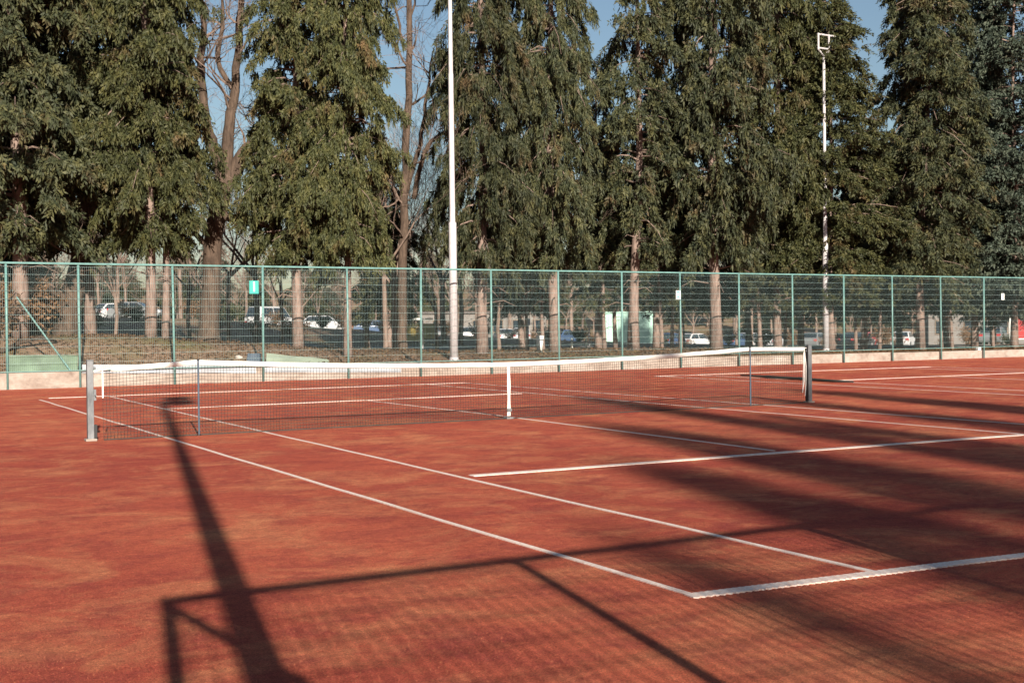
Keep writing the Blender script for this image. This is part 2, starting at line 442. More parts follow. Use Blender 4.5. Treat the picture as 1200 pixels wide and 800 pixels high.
stick(-5.03, "thin dark stick propping the net near the post with the winch")
stick(5.03, "thin dark stick propping the net near the post with dangling rope")

# ------------------------------------------------------------------ fences of welded wire panels
def panel_mesh(w, h, z0, vs=.05, hs=.2, rv=.0026, rh=.0031):
    b_ = MB(); n = int(w/vs)
    for i in range(1, n):
        x = w*i/n; b_.tube([(x,0,z0),(x,0,z0+h)], rv, 3, False)
    k = int(h/hs)
    for j in range(k+1):
        z = z0 + h*j/k
        for dy in (-.007, .007): b_.tube([(0,dy,z),(w,dy,z)], rh, 3, False)
    me = b_.mesh("mesh_panel"); me.materials.append(M['wire']); return me
def fence(name, label, X, Y, top, z0, group, braces=(), rp=.032, rr=.030, rv=.0026, rh=.0025, vs=.05):
    f = empty(name, (X[0], Y, 0), 0, label, "fence", group)
    pm = MB(); pm.tube([(0,0,0),(0,0,top)], rp, 8); pme = pm.mesh("post", True); pme.materials.append(M['teal'])
    cache = {}
    for i, x in enumerate(X):
        o = link("post", pme, None, f); o.location = (x-X[0], 0, 0); o.rotation_euler = (R(random.uniform(-.4,.4)), R(random.uniform(-.45,.45)), 0)
        if i+1 < len(X):
            w = X[i+1]-x; key = round(w, 1)
            if key not in cache: cache[key] = panel_mesh(key, top-.06-z0, z0, rv=rv, rh=rh, vs=vs)
            o = link("mesh_panel", cache[key], None, f); o.location = (x-X[0], -.034, 0); o.scale = (w/key, 1, 1)
    b_ = MB(); b_.tube([(-.03,0,top+.022),(X[-1]-X[0]+.03,0,top+.022)], rr, 8); b_.build("top_rail", M['teal'], f)
    b_ = MB(); b_.tube([(0,-.03,z0-.01),(X[-1]-X[0],-.03,z0-.01)], .014, 6); b_.build("bottom_rail", M['teal'], f)
    for (xa, za, xb, zb) in braces:
        b_ = MB(); b_.tube([(xa-X[0],.05,za),(xb-X[0],.05,zb)], rp*.75, 6); b_.build("brace", M['teal'], f)
    return f
FY = 16.6
fx = [float(at(p, 383, FY)[0]) for p in (-270,-170,-75,8,93,204,308,408,493,576,655,729,798,866,929,989,1046,1103,1153,1203,1250)]
far_fence = fence("court_fence", "tall teal wire mesh fence on low concrete wall in front of the trees", fx, FY, 3.25, .46, None,
                  braces=[(fx[3]+.25, 2.4, fx[4]-.08, .22)])
NY = -18.67
nxs = [-9.78, -7.57, -5.19] + [-2.8+2.4*i for i in range(12)]
fence("court_fence", "teal wire mesh fence behind the near baseline casting its grid shadow on clay", nxs, NY, 3.25, .12, None,
      braces=[(-9.75, 3.2, -7.62, .3)], rp=.045, rr=.046, rv=.0068, rh=.0042, vs=.085)  # posts, rail and wires thickened so the cast shadow comes out darker

# low concrete wall under the far fence, one panel per bay
wall = empty("low_wall", (0, 16.78, 0), 0, "low weathered concrete wall panels along the foot of the fence", "wall")
prng = random.Random(5)
for i in range(len(fx)-1):
    a, b = fx[i]+.006, fx[i+1]-.006
    ht = float(np.interp((a+b)/2, XW, ZW)) - .01 + prng.uniform(-.012, .012)
    m_ = MB(); d0 = -.09 + prng.uniform(-.006, .006)
    if i < 4: d0 -= .10
    m_.box((a, d0 + (.0), -.03), (b, .11, ht)); m_.build("concrete_panel", M['concrete'], wall, False, .012)

# grey-blue sheet strip along the top of the wall, left stretch
def sheet(name, pts, mat, label, cat, thick=.02, group=None):
    """a slightly wrinkled board or sheet: quad corners (a,b,c,d), a-b bottom"""
    a, b, c, d = [np.array(p, float) for p in pts]
    nrm = np.cross(b-a, d-a); nrm /= np.linalg.norm(nrm); b_ = MB(); nu, nv = 16, 6; V = []
    rs = np.random.default_rng(len(label)); A = rs.uniform(0, 6, 4)
    for s in (0, 1):
        for j in range(nv+1):
            for i in range(nu+1):
                u, v = i/nu, j/nv
                p = (a*(1-u)+b*u)*(1-v) + (d*(1-u)+c*u)*v
                p = p + nrm*(.012*math.sin(9*u+A[0])*math.sin(5*v+A[1]) + thick*(s-.5))
                V.append(p)
    n1 = (nu+1)*(nv+1); F = []
    for j in range(nv):
        for i in range(nu):
            q = (j*(nu+1)+i, j*(nu+1)+i+1, (j+1)*(nu+1)+i+1, (j+1)*(nu+1)+i)
            F += [q[::-1], tuple(n1+k for k in q)]
    edge = [i for i in range(nu+1)] + [j*(nu+1)+nu for j in range(1, nv+1)] + [nv*(nu+1)+i for i in range(nu-1, -1, -1)] + [j*(nu+1) for j in range(nv-1, 0, -1)]
    for k in range(len(edge)):
        p, q = edge[k], edge[(k+1) % len(edge)]; F.append((p, q, n1+q, n1+p))
    b_.add(V, F); return tag(b_.build(name, mat), label, cat, group)
def q4(x0, x1, yb, yt, Y, lean=0): return [at(x0,yb,Y), at(x1,yb,Y), at(x1,yt,Y+lean), at(x0,yt,Y+lean)]
sheet("green_tarp", q4(10, 91, 444.5, 416, 16.70), M['tarp'], "stained green tarp tied behind the braced fence bay", "tarp")
sheet("windbreak_sheet", q4(96, 300, 437, 427, 16.66), M['bluegrey'], "grey blue windbreak sheet along the wall top by the stones", "sheet")
sheet("windbreak_sheet", q4(310, 470, 436, 428.5, 16.66), M['bluegrey'], "grey blue windbreak sheet below the pale green board", "sheet")
sheet("fallen_board", [at(312,430,17.25), at(392,431,17.25), at(384,421,17.7), at(312,414,17.7)], M['palegreen'], "pale green board lying on the leafy bank behind the wall", "board")
sheet("folded_tarp", [at(288,432,17.15), at(307,432,17.15), at(306,414,17.3), at(290,414,17.3)], M['navy'], "dark blue folded tarp beside the pale green board", "tarp")

# number plates on the fence
def plate(px, py, w, h, mat, label, text=None, tcol=None):
    p = at(px, py, FY-.045); o = empty("number_sign", (p[0], p[1], p[2]), 0, label, "sign", "number signs on the fence")
    b_ = MB(); b_.box((-w/2,-.006,-h/2), (w/2,.006,h/2)); b_.build("plate", mat, o, False, .002)
    if text:
        cu = bpy.data.curves.new("figure", 'FONT'); cu.body = text; cu.size = h*1.05; cu.align_x = 'CENTER'; cu.align_y = 'CENTER'; cu.extrude = .002; cu.offset = .004
        t = bpy.data.objects.new("tmp", cu); COL.objects.link(t)
        dg = bpy.context.evaluated_depsgraph_get(); me = bpy.data.meshes.new_from_object(t.evaluated_get(dg))
        bpy.data.objects.remove(t)
        f = link("figure", me, tcol, o); f.rotation_euler = (R(90), 0, 0); f.location = (0, -.0095, 0)
    for sx in (-1, 1):
        b_ = MB(); b_.tube([(sx*w*.4,-.012,h*.42),(sx*w*.4,.03,h*.42)], .008, 6); b_.build("clip", M['galv'], o)
plate(297.6, 336.5, .27, .37, M['sign_teal'], "teal number sign reading 1 hung on the fence mesh", "1", M['sign_white'])
plate(794.8, 345.5, .19, .30, M['sign_white'], "pale number sign with small dark figure beside a fence post", "2", M['sign_teal'])
plate(1175.2, 347.5, .17, .26, M['sign_white'], "small blank white sign hung on the fence mesh", None)
p = at(1147, 410.5, 16.78)
b_ = MB(); b_.box((-.09,-.07,0), (.09,.07,.13)); o = b_.build("white_box", M['sign_white'], None, False, .01); o.location = (p[0], 16.80, np.interp(p[0], XW, ZW)+.0); tag(o, "small white box standing on the low concrete wall", "box")

# ------------------------------------------------------------------ floodlight poles
def flood_pole(loc, h, r0, r1, label, head):
    o = empty("floodlight_pole", loc, 0, label, "light pole", "white floodlight poles around the courts")
    b_ = MB(); zs = [0, 4.4, 4.45, h*.6, h*.605, h]; rr = [r0, r0*.92, r0*.66, r0*.60, r0*.52, r1] if head != 'cluster' else [r0, r0*.95, r0*.94, r0*.9, r0*.87, r1]
    b_.tube([(0,0,z) for z in zs], rr, 14); b_.build("shaft", M['white_paint'], o, True)
    b_ = MB(); b_.lathe([(r0*1.35,0),(r0*1.35,.03),(r0*1.1,.05),(r0*1.06,.12)], 14); b_.build("base_flange", M['white_paint'], o)
    if head == 'frame':
        t = .04; w = .29
        b_ = MB(); b_.tube([(0,0,h),(-w,0,h+.26),(-w,0,h+.92)], t, 6); b_.tube([(0,0,h),(w,0,h+.26),(w,0,h+.92)], t, 6)
        b_.build("fork", M['white_paint'], o)
        for zz in (.32, .88):
            b_ = MB(); b_.tube([(-w-.05,0,h+zz),(w+.42,0,h+zz)], .035, 6); b_.build("crossbar", M['white_paint'], o)
    elif head == 'cluster':
        b_ = MB(); b_.tube([(-.75,0,h),(.62,0,h)], .05, 6); b_.build("crossbar", M['white_paint'], o)
        b_ = MB(); b_.tube([(.35,0,h-.6),(.35,0,h+.62)], .04, 6); b_.build("bracket", M['white_paint'], o)
        for zz in (-.5, .1):
            L = MB(); L.box((.08,.03,h+zz), (.66,.28,h+zz+.48)); L.build("floodlight", M['galv'], o, False, .03)
    else:
        for zz in (0.0, .75):
            b_ = MB(); b_.tube([(-1.15,0,h-.3+zz),(1.15,0,h-.3+zz)], .05, 6); b_.build("crossbar", M['white_paint'], o)
            for k in (-1.0, -.35, .35, 1.0):
                L = MB(); L.box((k-.24,.02,h-.52+zz), (k+.24,.26,h-.08+zz)); L.build("floodlight", M['galv'], o, False, .03)
        b_ = MB(); b_.tube([(0,0,h-.5),(0,0,h+.6)], .055, 8); b_.build("mast_head", M['white_paint'], o)
    return o
P1 = at(532, 417, 17.7); flood_pole((P1[0], 17.7, gz(P1[0],17.7)-.02), 15.2, .135, .045, "tall white floodlight pole behind the fence, next to the bare forked tree", 'lamps')
P2 = at(968, 415, 20.3); flood_pole((P2[0], 20.3, gz(P2[0],20.3)-.02), at(968, 66, 20.3)[2]-gz(P2[0],20.3), .125, .055, "white floodlight pole with empty square frame head among dark conifers", 'frame')
flood_pole((-9.58, -19.55, -.05), 11.25, .105, .085, "white floodlight pole behind the near fence, its long shadow crossing the net", 'cluster')

# ------------------------------------------------------------------ trees
def unit(v): return v/np.maximum(np.linalg.norm(v, axis=-1, keepdims=True), 1e-9)
def leaf_tris(rng, P, D, L, K, ll, w, sag=.25):
    """fronds: P base points, D directions, L lengths; K narrow leaflets each"""
    n = len(P)
    k = np.arange(K)
    o = P[:,None,:] + D[:,None,:]*(L[:,None]*(k/K)[None,:])[:,:,None]
    rv = unit(rng.normal(size=(n,3))); side = unit(np.cross(D, rv))
    sg = np.where(k % 2 == 0, 1., -1.)[None,:,None]
    ld = unit(D[:,None,:]*.75 + side[:,None,:]*sg*.65 + rng.normal(0,.28,(n,K,3)) + np.array([0,0,-sag]))
    le = ll*rng.uniform(.65,1.35,(n,K,1)); wd = w*rng.uniform(.7,1.3,(n,K,1))
    wv = unit(np.cross(ld, rng.normal(size=(n,K,3))))*wd
    mid = o + ld*le*.45
    a = o; b = mid - wv*.5; c = o + ld*le; d = mid + wv*.5
    return np.stack([a, b, c, d], 2).reshape(-1, 3)
def conifer(seed, H, Rm, cb, nb, per, prof, droop, hang, ll=.175, w=.066, K=10, gap=.0, clump=.35):
    rng = np.random.default_rng(seed)
    t = np.sort(rng.uniform(0, 1, nb))
    az = rng.uniform(0, 2*np.pi, nb)
    lump = 1 + clump*(np.sin(az*2+t*23+seed)*.5 + np.sin(az*3-t*41+seed*2)*.5)
    ln = Rm*prof(t)*rng.uniform(.62, 1.12, nb)*lump + .25
    keep = rng.uniform(size=nb) > gap
    t, az, ln = t[keep], az[keep], ln[keep]
    z0 = cb + t*(H-cb)
    P, D, L = [], [], []
    bt = MB()
    lean = rng.normal(0, .25, 2)
    for i in range(len(t)):
        out = np.array([math.cos(az[i]), math.sin(az[i]), 0]); lat = np.array([-out[1], out[0], 0])
        n = max(4, int(per*ln[i]*(.5+.5*ln[i]/Rm)))
        s = .12 + .88*rng.uniform(0, 1, n)**.62
        rise = rng.uniform(.10, .35); dr = droop*rng.uniform(.6, 1.3)
        lt = rng.normal(0, .17, n)*ln[i]*(1.15-s) + rng.normal(0, .10, n)
        m_c = max(3, int(n/7)); ci = rng.integers(0, m_c, n)          # sprays gather in tufts
        cs = .18 + .82*rng.uniform(0, 1, m_c)**.6; cl = rng.normal(0, .20, m_c)*ln[i]*(1.15-cs)
        s = np.clip(cs[ci] + rng.normal(0, .055, n)*1.6/max(ln[i], .8), .08, 1.08); lt = cl[ci] + rng.normal(0, .085, n)
        pos = out[None]*(ln[i]*s)[:,None] + lat[None]*lt[:,None]
        pos[:,2] = z0[i] + ln[i]*(rise*s - dr*s**2) + rng.normal(0, .07, n) - np.abs(lt)*.3
        dv = unit(out[None]*rng.uniform(.15,.9,n)[:,None] + lat[None]*(np.sign(lt)*rng.uniform(0,.7,n))[:,None]
                  + np.array([0,0,-1])*(hang*rng.uniform(.4,1.5,n))[:,None] + rng.normal(0,.22,(n,3)))
        P.append(pos); D.append(dv); L.append(rng.uniform(.26,.58,n))
        if i % 2 == 0:
            q = [(0,0,z0[i])] + [tuple(out*ln[i]*ss + np.array([0,0,z0[i]+ln[i]*(rise*ss-dr*ss*ss)])) for ss in (.35,.65,.9)]
            bt.tube(q, [.035,.028,.018,.008], 3, False)
    P, D, L = np.concatenate(P), np.concatenate(D), np.concatenate(L)
    P[:,2] = np.maximum(P[:,2], 1.2)
    V = leaf_tris(rng, P, D, L, K, ll, w)
    F = np.arange(len(V)).reshape(-1, 4)
    crown = tri_mesh("crown", V, F, 4)
    tr = MB(); rr = .165
    zz = np.linspace(-.3, H*.97, 14); r_ = [rr*(1.2 if i == 0 else 1.06 if i == 1 else 1)*(1-.92*z/H) if z > 0 else rr*1.3 for i, z in enumerate(zz)]
    ph = rng.uniform(0, 6)
    tr.tube([(.06*math.sin(z*.5+ph), .06*math.cos(z*.41+ph), z) for z in zz], r_, 10)
    for k in range(14):       # dead snags below the crown
        a = rng.uniform(0, 6.28); z = rng.uniform(1.6, cb+1.5); l = rng.uniform(.3, 1.1)
        tr.tube([(0,0,z), (math.cos(a)*l*.6, math.sin(a)*l*.6, z+.1), (math.cos(a)*l, math.sin(a)*l, z-.12)], [.025,.016,.006], 4, False)
    tr.v += []; 
    return crown, tr.mesh("trunk", True), bt.mesh("limbs")
col_prof = lambda t: np.clip(.62 + 3.0*t, 0, 1)*(1-t)**.42
cone_prof = lambda t: np.clip(.70 + 2.2*t, 0, 1)*(1-t)**.70
slim_prof = lambda t: np.clip(.8 + t, 0, 1)*(1-t)**.5
KINDS = {
 'cypress': (conifer(11, 21, 3.1, 3.4, 450, 21, col_prof, .50, 1.15), 'fol_a'),
 'cypress2': (conifer(12, 20, 3.0, 3.0, 440, 21, col_prof, .42, .85), 'fol_a'),
 'spruce': (conifer(13, 19, 3.2, 2.9, 440, 21, cone_prof, .45, .75), 'fol_b'),
 'weeping': (conifer(14, 21, 2.9, 3.4, 450, 21, col_prof, .62, 1.7, .21, .056), 'fol_b'),
 'ragged': (conifer(15, 18, 2.3, 3.9, 250, 19, slim_prof, .55, 1.4, gap=.2, clump=.5), 'fol_b'),
 'blue': (conifer(16, 20, 3.0, 2.2, 420, 21, cone_prof, .42, .6), 'fol_c'),
 'low': (conifer(17, 12, 2.7, 2.7, 300, 16, cone_prof, .45, .8), 'fol_b'),
}
for k, (ms, f) in KINDS.items():
    ms[0].materials.append(M[f]); ms[1].materials.append(M['bark']); ms[2].materials.append(M['bark'])
def plant_tree(kind, px, Y, label, sc=1.0, sz=1.0, rz=None, group=None, trunk_w=1.0, lean=0, name="conifer_tree", dz=0):
    p = at(px, 400, Y); x = float(p[0]); z = gz(x, Y)-.03+dz
    o = empty(name, (x, Y, z), (px*1.7) % 6.28 if rz is None else rz, label, "tree", group)
    ms = KINDS[kind][0]
    c = link("crown", ms[0], None, o); t = link("trunk", ms[1], None, o); l = link("limbs", ms[2], None, o)
    l.name = "branches"; l["kind"] = "stuff"
    c.scale = l.scale = (sc, sc, sz); t.scale = (trunk_w, trunk_w, sz)
    if lean: o.rotation_euler = (0, R(lean), o.rotation_euler[2])
    return o
F1 = "conifers in the row behind the fence"
plant_tree('spruce', 22, 20.6, "wide olive conifer behind the braced fence bay", .80, 1.1, group=F1, trunk_w=1.4)
plant_tree('cypress2', 176, 20.2, "broad conifer with split twin trunk beside the big bare tree", .66, 1.05, group=F1, trunk_w=.95)
plant_tree('cypress2', 105, 23.5, "tall conifer filling in behind the twin trunk conifer", .85, 1.1, 2.1, group=F1)
plant_tree('cypress2', 350, 20.4, "sunlit olive conifer between number sign 1 and the silver car", .60, 1.0, 1.0, group=F1, trunk_w=1.0)
plant_tree('cypress', 409, 18.8, "slender trunked conifer close behind a fence post, beside the bare forked tree", .50, .95, 4.0, group=F1, trunk_w=.75)
plant_tree('weeping', 567, 20.3, "weeping conifer right of the tall white floodlight pole", .62, 1.05, .4, group=F1, trunk_w=1.15)
plant_tree('weeping', 648, 20.3, "weeping conifer whose trunk stands beside the leaning white bin", .60, 1.05, 2.9, group=F1, trunk_w=1.2)
plant_tree('ragged', 744, 21.0, "thin ragged conifer with sky showing through its crown", .78, 1.0, group=F1, trunk_w=1.25, lean=-1.2)
plant_tree('spruce', 838, 20.6, "dense dark conifer with thick double trunk", .80, 1.45, 3.3, group=F1, trunk_w=1.35)
plant_tree('cypress', 912, 22.5, "olive conifer between the double trunk conifer and the frame topped pole", .78, 1.3, 5.0, group=F1, trunk_w=1.0)
plant_tree('cypress2', 974, 21.2, "conifer with tapering top around the frame topped pole", .86, .76, .9, group=F1)
plant_tree('weeping', 1077, 21.0, "weeping conifer with stout leaning trunk near the red van", .98, .92, 1.9, group=F1, trunk_w=1.2, lean=-2)
plant_tree('blue', 1141, 23.0, "dark blue green conifer with pale trunk near the small blank sign", .95, .95, .2, group=F1)
plant_tree('blue', 1190, 20.8, "dark blue green conifer beyond the small blank sign", 1.0, 1.0, 2.2, group=F1)
plant_tree('spruce', -70, 22, "olive conifer left of the braced fence bay", .8, 1.1, 1.2, group=F1)
plant_tree('ragged', 195, 20.5, "slim second trunk close beside the conifer left of the big bare tree", .5, .8, 1.1, group=F1, trunk_w=.7)
F2 = "low crowned conifers deeper in the park"
for px, Y, k, sc in ((-20,29,'low',.9),(455,27,'low',.55),(612,29,'low',.62),(703,25.5,'ragged',.62),(768,25,'ragged',.60),(800,33,'low',.8),(878,31,'low',.75),(940,28,'low',.8),(1013,25,'low',.8),
                     (1055,29,'low',.85),(1110,28,'low',.85),(1165,31,'blue',.75),(1215,27,'low',.9)):
    plant_tree(k, px, Y, "low branched conifer deeper in the park behind the front row", sc, sc*1.1, group=F2)

# slender bare trunks and bare broadleaf trees
def grow(b_, p, d, l, r, depth, rng, n=5, twist=.35, up=.12):
    p = np.array(p, float); d = unit(np.array(d, float)); pts = [p]; rad = [r]
    k = 4
    for i in range(k):
        d = unit(d + rng.normal(0, twist*.35, 3) + np.array([0,0,up*.5])); p = p + d*l/k; pts.append(p); rad.append(max(.004, r*(1-.42*(i+1)/k)))
    b_.tube(pts, rad, max(3, n), False)
    if depth <= 0: return
    m = 2 if depth > 2 else 3
    for j in range(m + (1 if rng.uniform() < .5 else 0)):
        i = k if j < 2 else rng.integers(1, k)
        nd = unit(d + rng.normal(0, .55, 3) + np.array([0,0,up]))
        grow(b_, pts[i], nd, l*rng.uniform(.6, .85), rad[i]*rng.uniform(.55, .8), depth-1, rng, n-1, twist, up)
def bare_meshes(seed, H, r, depth, first=.35):
    rng = np.random.default_rng(seed); t = MB(); t.tube([(0,0,-.2),(0,0,.25),(.05,.03,H*first*.5),(.02,-.04,H*first)], [r*1.5,r*1.1,r,r*.85], 8)
    c = MB()
    for j in range(4): grow(c, (.02,-.04,H*first-.1*j), unit(np.array([rng.normal(0,.45), rng.normal(0,.45), 1.0])), H*.27, r*.6, depth, rng, 5)
    a, b2 = t.mesh("trunk", True), c.mesh("bare_crown"); a.materials.append(M['twig']); b2.materials.append(M['twig']); return a, b2
BARE = [bare_meshes(21, 9, .10, 5), bare_meshes(22, 11, .13, 5, .3), bare_meshes(23, 7, .07, 5, .25), bare_meshes(24, 12, .16, 5, .42)]
def bare(px, Y, k, label, sc=1.0, group=None, dist=None, rz=None):
    p = at(px, 400, Y) if dist is None else at_dist(px, dist)
    x, y = float(p[0]), float(p[1])
    o = empty("bare_tree", (x, y, gz(x, y)-.02), (px*2.3) % 6.28 if rz is None else rz, label, "tree", group); o.scale = (sc, sc, sc)
    link("trunk", BARE[k][0], None, o); link("crown", BARE[k][1], None, o); return o
G1 = "slender bare trees among the conifers"
for px, Y, k, sc in ((136,22,2,.8),(452,23,0,.9),(463,24,1,.8),(585,24,2,1.0),(618,23,2,1.0),(637,22,0,.8),(708,21,0,.75),(722,25,1,.8),(775,21.5,0,.9),(787,23,2,1.0),(797,24,2,.9),
                     (890,21,1,.85),(912,22,2,1.0),(921,23,2,.95),(1003,23,2,.9),(1031,22,0,.8),(1103,22,2,1.0),(1115,21,0,.85),(1163,24,2,.9),(430,30,1,.9),(512,28,2,1.0),(540,31,0,1.0),(520,33,1,.9),(330,28,2,1.0),(268,30,0,.9),(300,33,1,.9),(222,31,2,1.1)):
    if px > 570 and px not in (585, 618): plant_tree('ragged', px, Y+1.5, "slim pole trunked conifer standing among the bigger conifers behind the fence", .55, .30+.25*sc, group="slim conifers among the bigger ones", trunk_w=.5+.1*(k == 1), lean=((px*7) % 5-2)*.8)
    else: bare(px, Y, k, "slender bare tree standing among the conifers behind the fence", sc, G1)
G2 = "bare winter woods across the car park"
rb = random.Random(9)
for i in range(80):
    px = -40 + i*16.2 + rb.uniform(-12, 12)
    bare(px, 0, rb.randrange(4), "leafless tree of the winter woods across the car park", rb.uniform(.85, 1.35), G2, dist=rb.uniform(116, 175), rz=rb.uniform(0, 6.28))
for i in range(26):
    px = -60 + i*52 + rb.uniform(-18, 18); p = at_dist(px, rb.uniform(180, 215)); x, y = float(p[0]), float(p[1])
    o = empty("conifer_tree", (x, y, gz(x, y)-.1), rb.uniform(0, 6.28), "dark distant conifer closing the view beyond the winter woods", "tree", "dark conifers beyond the winter woods")
    ms = KINDS['low' if i % 3 else 'blue'][0]; s_ = rb.uniform(.9, 1.2)*(1.0 if i % 3 else .7)
    o.scale = (s_*1.5, s_*1.5, s_)
    link("crown", ms[0], None, o); link("trunk", ms[1], None, o)

# the big broadleaf tree left of number sign 1
def skeleton_tree(name, label, base_px, Y, limbs, mat, seed, twig_depth, wscale=1.0):
    p0 = at(*base_px, Y); x0, z0 = float(p0[0]), gz(float(p0[0]), Y)-.05
    o = empty(name, (x0, Y, z0), 0, label, "tree"); rng = np.random.default_rng(seed)
    first = True; cr = MB()
    for pts, dys, rad, tw in limbs:
        W_ = []
        for (u, v), dy in zip(pts, dys):
            q = at(u, v, Y+dy); W_.append(np.array([q[0]-x0, Y+dy-Y, q[2]-z0]))
        if first: W_[0][2] = -.15
        # smooth the polyline
        Q = []; Rr = []
        for i in range(len(W_)-1):
            a = W_[max(i-1,0)]; b = W_[i]; c = W_[i+1]; d = W_[min(i+2,len(W_)-1)]
            for s in np.linspace(0, 1, 5)[:-1]:
                Q.append(.5*((2*b) + (-a+c)*s + (2*a-5*b+4*c-d)*s*s + (-a+3*b-3*c+d)*s**3) + rng.normal(0, .02, 3)*(1 if rad[0] < .3 else .6)); Rr.append((rad[i]*(1-s)+rad[i+1]*s)*wscale)
        Q.append(W_[-1]); Rr.append(rad[-1]*wscale)
        m_ = MB(); m_.tube(Q, Rr, 12 if first else 8, True)
        m_.build("trunk" if first else "limb", mat, o, True)
        first = False
        for k in range(tw):
            i = rng.integers(max(1, len(Q)//3), len(Q))
            grow(cr, Q[i], unit(np.array([rng.normal(0,.8), rng.normal(0,.8), .5])), rng.uniform(.8, 1.7), min(Rr[i]*.5, .045), twig_depth, rng, 4, .5, .05)
    cr.build("twigs", M['twig'], o); return o
skeleton_tree("broadleaf_tree", "massive bare broadleaf tree with forked brown trunk left of number sign 1", (245,403), 22.2, [
    ([(245,405),(245,385),(248,330),(250,280),(258,235),(264,200)], [0]*6, [.46,.34,.30,.30,.31,.28], 3),
    ([(262,212),(250,172),(240,135),(236,80),(238,30),(228,-40)], [0,0,.1,.2,.3,.3], [.26,.19,.16,.13,.10,.06], 10),
    ([(265,208),(268,160),(274,105),(280,50),(286,-30)], [0,-.1,-.1,-.2,-.3], [.24,.19,.15,.12,.08], 10),
    ([(268,215),(285,182),(305,162),(330,148),(350,130)], [0,-.3,-.6,-.9,-1.2], [.28,.23,.19,.14,.08], 8),
    ([(276,110),(255,70),(262,20),(258,-20)], [-.1,.2,.5,.6], [.10,.08,.06,.03], 6),
    ([(258,252),(282,258),(308,262),(330,280)], [0,-.4,-.7,-1], [.16,.13,.09,.05], 6),
    ([(253,290),(236,282),(222,262),(210,250)], [0,.2,.4,.6], [.14,.10,.07,.04], 4)], M['bark2'], 31, 3)
skeleton_tree("broadleaf_tree", "tall thin bare tree with forked stems beside the white floodlight pole", (471,408), 22.5, [
    ([(471,409),(471,380),(472,300),(474,220),(478,130),(480,60),(479,-50)], [0]*7, [.20,.17,.155,.145,.13,.11,.08], 8),
    ([(474,232),(490,180),(497,135),(503,95),(507,60)], [0,-.2,-.3,-.4,-.5], [.10,.085,.07,.05,.02], 4),
    ([(484,232),(497,180),(515,158),(532,155),(548,135),(562,100)], [0,-.4,-.8,-1,-1.2,-1.4], [.10,.085,.07,.055,.04,.02], 5),
    ([(476,130),(484,122),(496,115),(505,112)], [0,-.1,-.2,-.3], [.06,.05,.035,.02], 3),
    ([(474,60),(468,30),(461,0),(456,-30)], [0,.1,.2,.3], [.06,.05,.04,.02], 4),
    ([(478,30),(486,5),(490,-30)], [0,0,0], [.05,.04,.02], 3)], M['bark2'], 32, 3)
skeleton_tree("broadleaf_tree", "leaning broad trunk behind the braced fence bay", (78,386), 23.0, [
    ([(76,388),(80,365),(86,340),(93,310),(97,270)], [0]*5, [.42,.36,.34,.31,.22], 4),
    ([(84,350),(66,345),(50,330)], [0,-.2,-.3], [.14,.10,.04], 3)], M['bark2'], 33, 3)

# brown shrubs
def shrub_mesh(seed, H, W, n, mat):
    rng = np.random.default_rng(seed); st = MB()
    P, D, L = [], [], []
    for i in range(26):
        a = rng.uniform(0, 6.28); r_ = W*rng.uniform(.3,1); h = H*rng.uniform(.6,1.05)
        e = np.array([math.cos(a)*r_, math.sin(a)*r_, h]); m_ = e*np.array([.4,.4,.55])
        st.tube([(0,0,-.05), tuple(m_), tuple(e)], [.018,.012,.004], 3, False)
        for k in range(n):
            s = rng.uniform(.25, 1.05); P.append(e*np.array([s**1.2,s**1.2,s]) + rng.normal(0,.10,3)); D.append(unit(rng.normal(0,1,3))); L.append(rng.uniform(.1,.25))
    V = leaf_tris(rng, np.array(P), np.array(D), np.array(L), 4, .11, .06)
    V[:,2] = np.maximum(V[:,2], .03)
    a = tri_mesh("leaves", V, np.arange(len(V)).reshape(-1,4), 4); a.materials.append(mat)
    b_ = st.mesh("stems"); b_.materials.append(M['twig']); return a, b_
SH = [shrub_mesh(41, 1.5, .9, 20, M['dead']), shrub_mesh(42, 1.1, 1.0, 14, M['dead']), shrub_mesh(43, 1.2, .9, 26, M['fol_b'])]
rb = random.Random(4)
def shrub(px, Y, k, sc, label, group):
    p = at(px, 400, Y); x = float(p[0]); o = empty("shrub", (x, Y, gz(x, Y)-.02), px % 6.28, label, "shrub", group); o.scale = (sc, sc, sc)
    link("leaves", SH[k][0], None, o); link("stems", SH[k][1], None, o)
for px, Y, k, sc in ((5,20.5,0,1.0),(28,22.5,0,1.2),(50,23.5,1,1.1),(-15,21,0,1.2),(62,27,0,1.2),(22,27,0,1.5)):
    shrub(px, Y, k, sc, "brown leafed shrub under the wide conifer by the braced fence bay", "brown shrubs by the braced bay")
for i in range(44):
    px = 90 + i*25.5 + rb.uniform(-10,10); Y = rb.uniform(36, 75)
    shrub(px, Y, (1,0,1,2)[i % 4], rb.uniform(.6,1.0), "low winter shrub in the park between the conifers and the car park", "winter shrubs in the park")

# leaf litter on the bank
rng = np.random.default_rng(77); n = 26000
lx = rng.uniform(-12, 42, n); ly = 17.0 + rng.beta(1, 1.7, n)*9; lz = ground_z(lx, ly) + rng.uniform(.0, .05, n)
sz = rng.uniform(.02, .06, n); a = rng.uniform(0, 6.28, n)
u = np.stack([np.cos(a), np.sin(a), rng.uniform(-.5,.5,n)], 1)*sz[:,None]; v = np.stack([-np.sin(a), np.cos(a), rng.uniform(-.5,.9,n)], 1)*sz[:,None]*.7
c = np.stack([lx, ly, lz+.01], 1)
V = np.stack([c-u, c-v, c+u, c+v], 1).reshape(-1, 3)
lt = link("leaf_litter", tri_mesh("leaf_litter", V, np.arange(4*n).reshape(-1,4), 4), M['dead']); tag(lt, "dry brown fallen leaves covering the bank behind the wall", "leaves", None, "stuff")
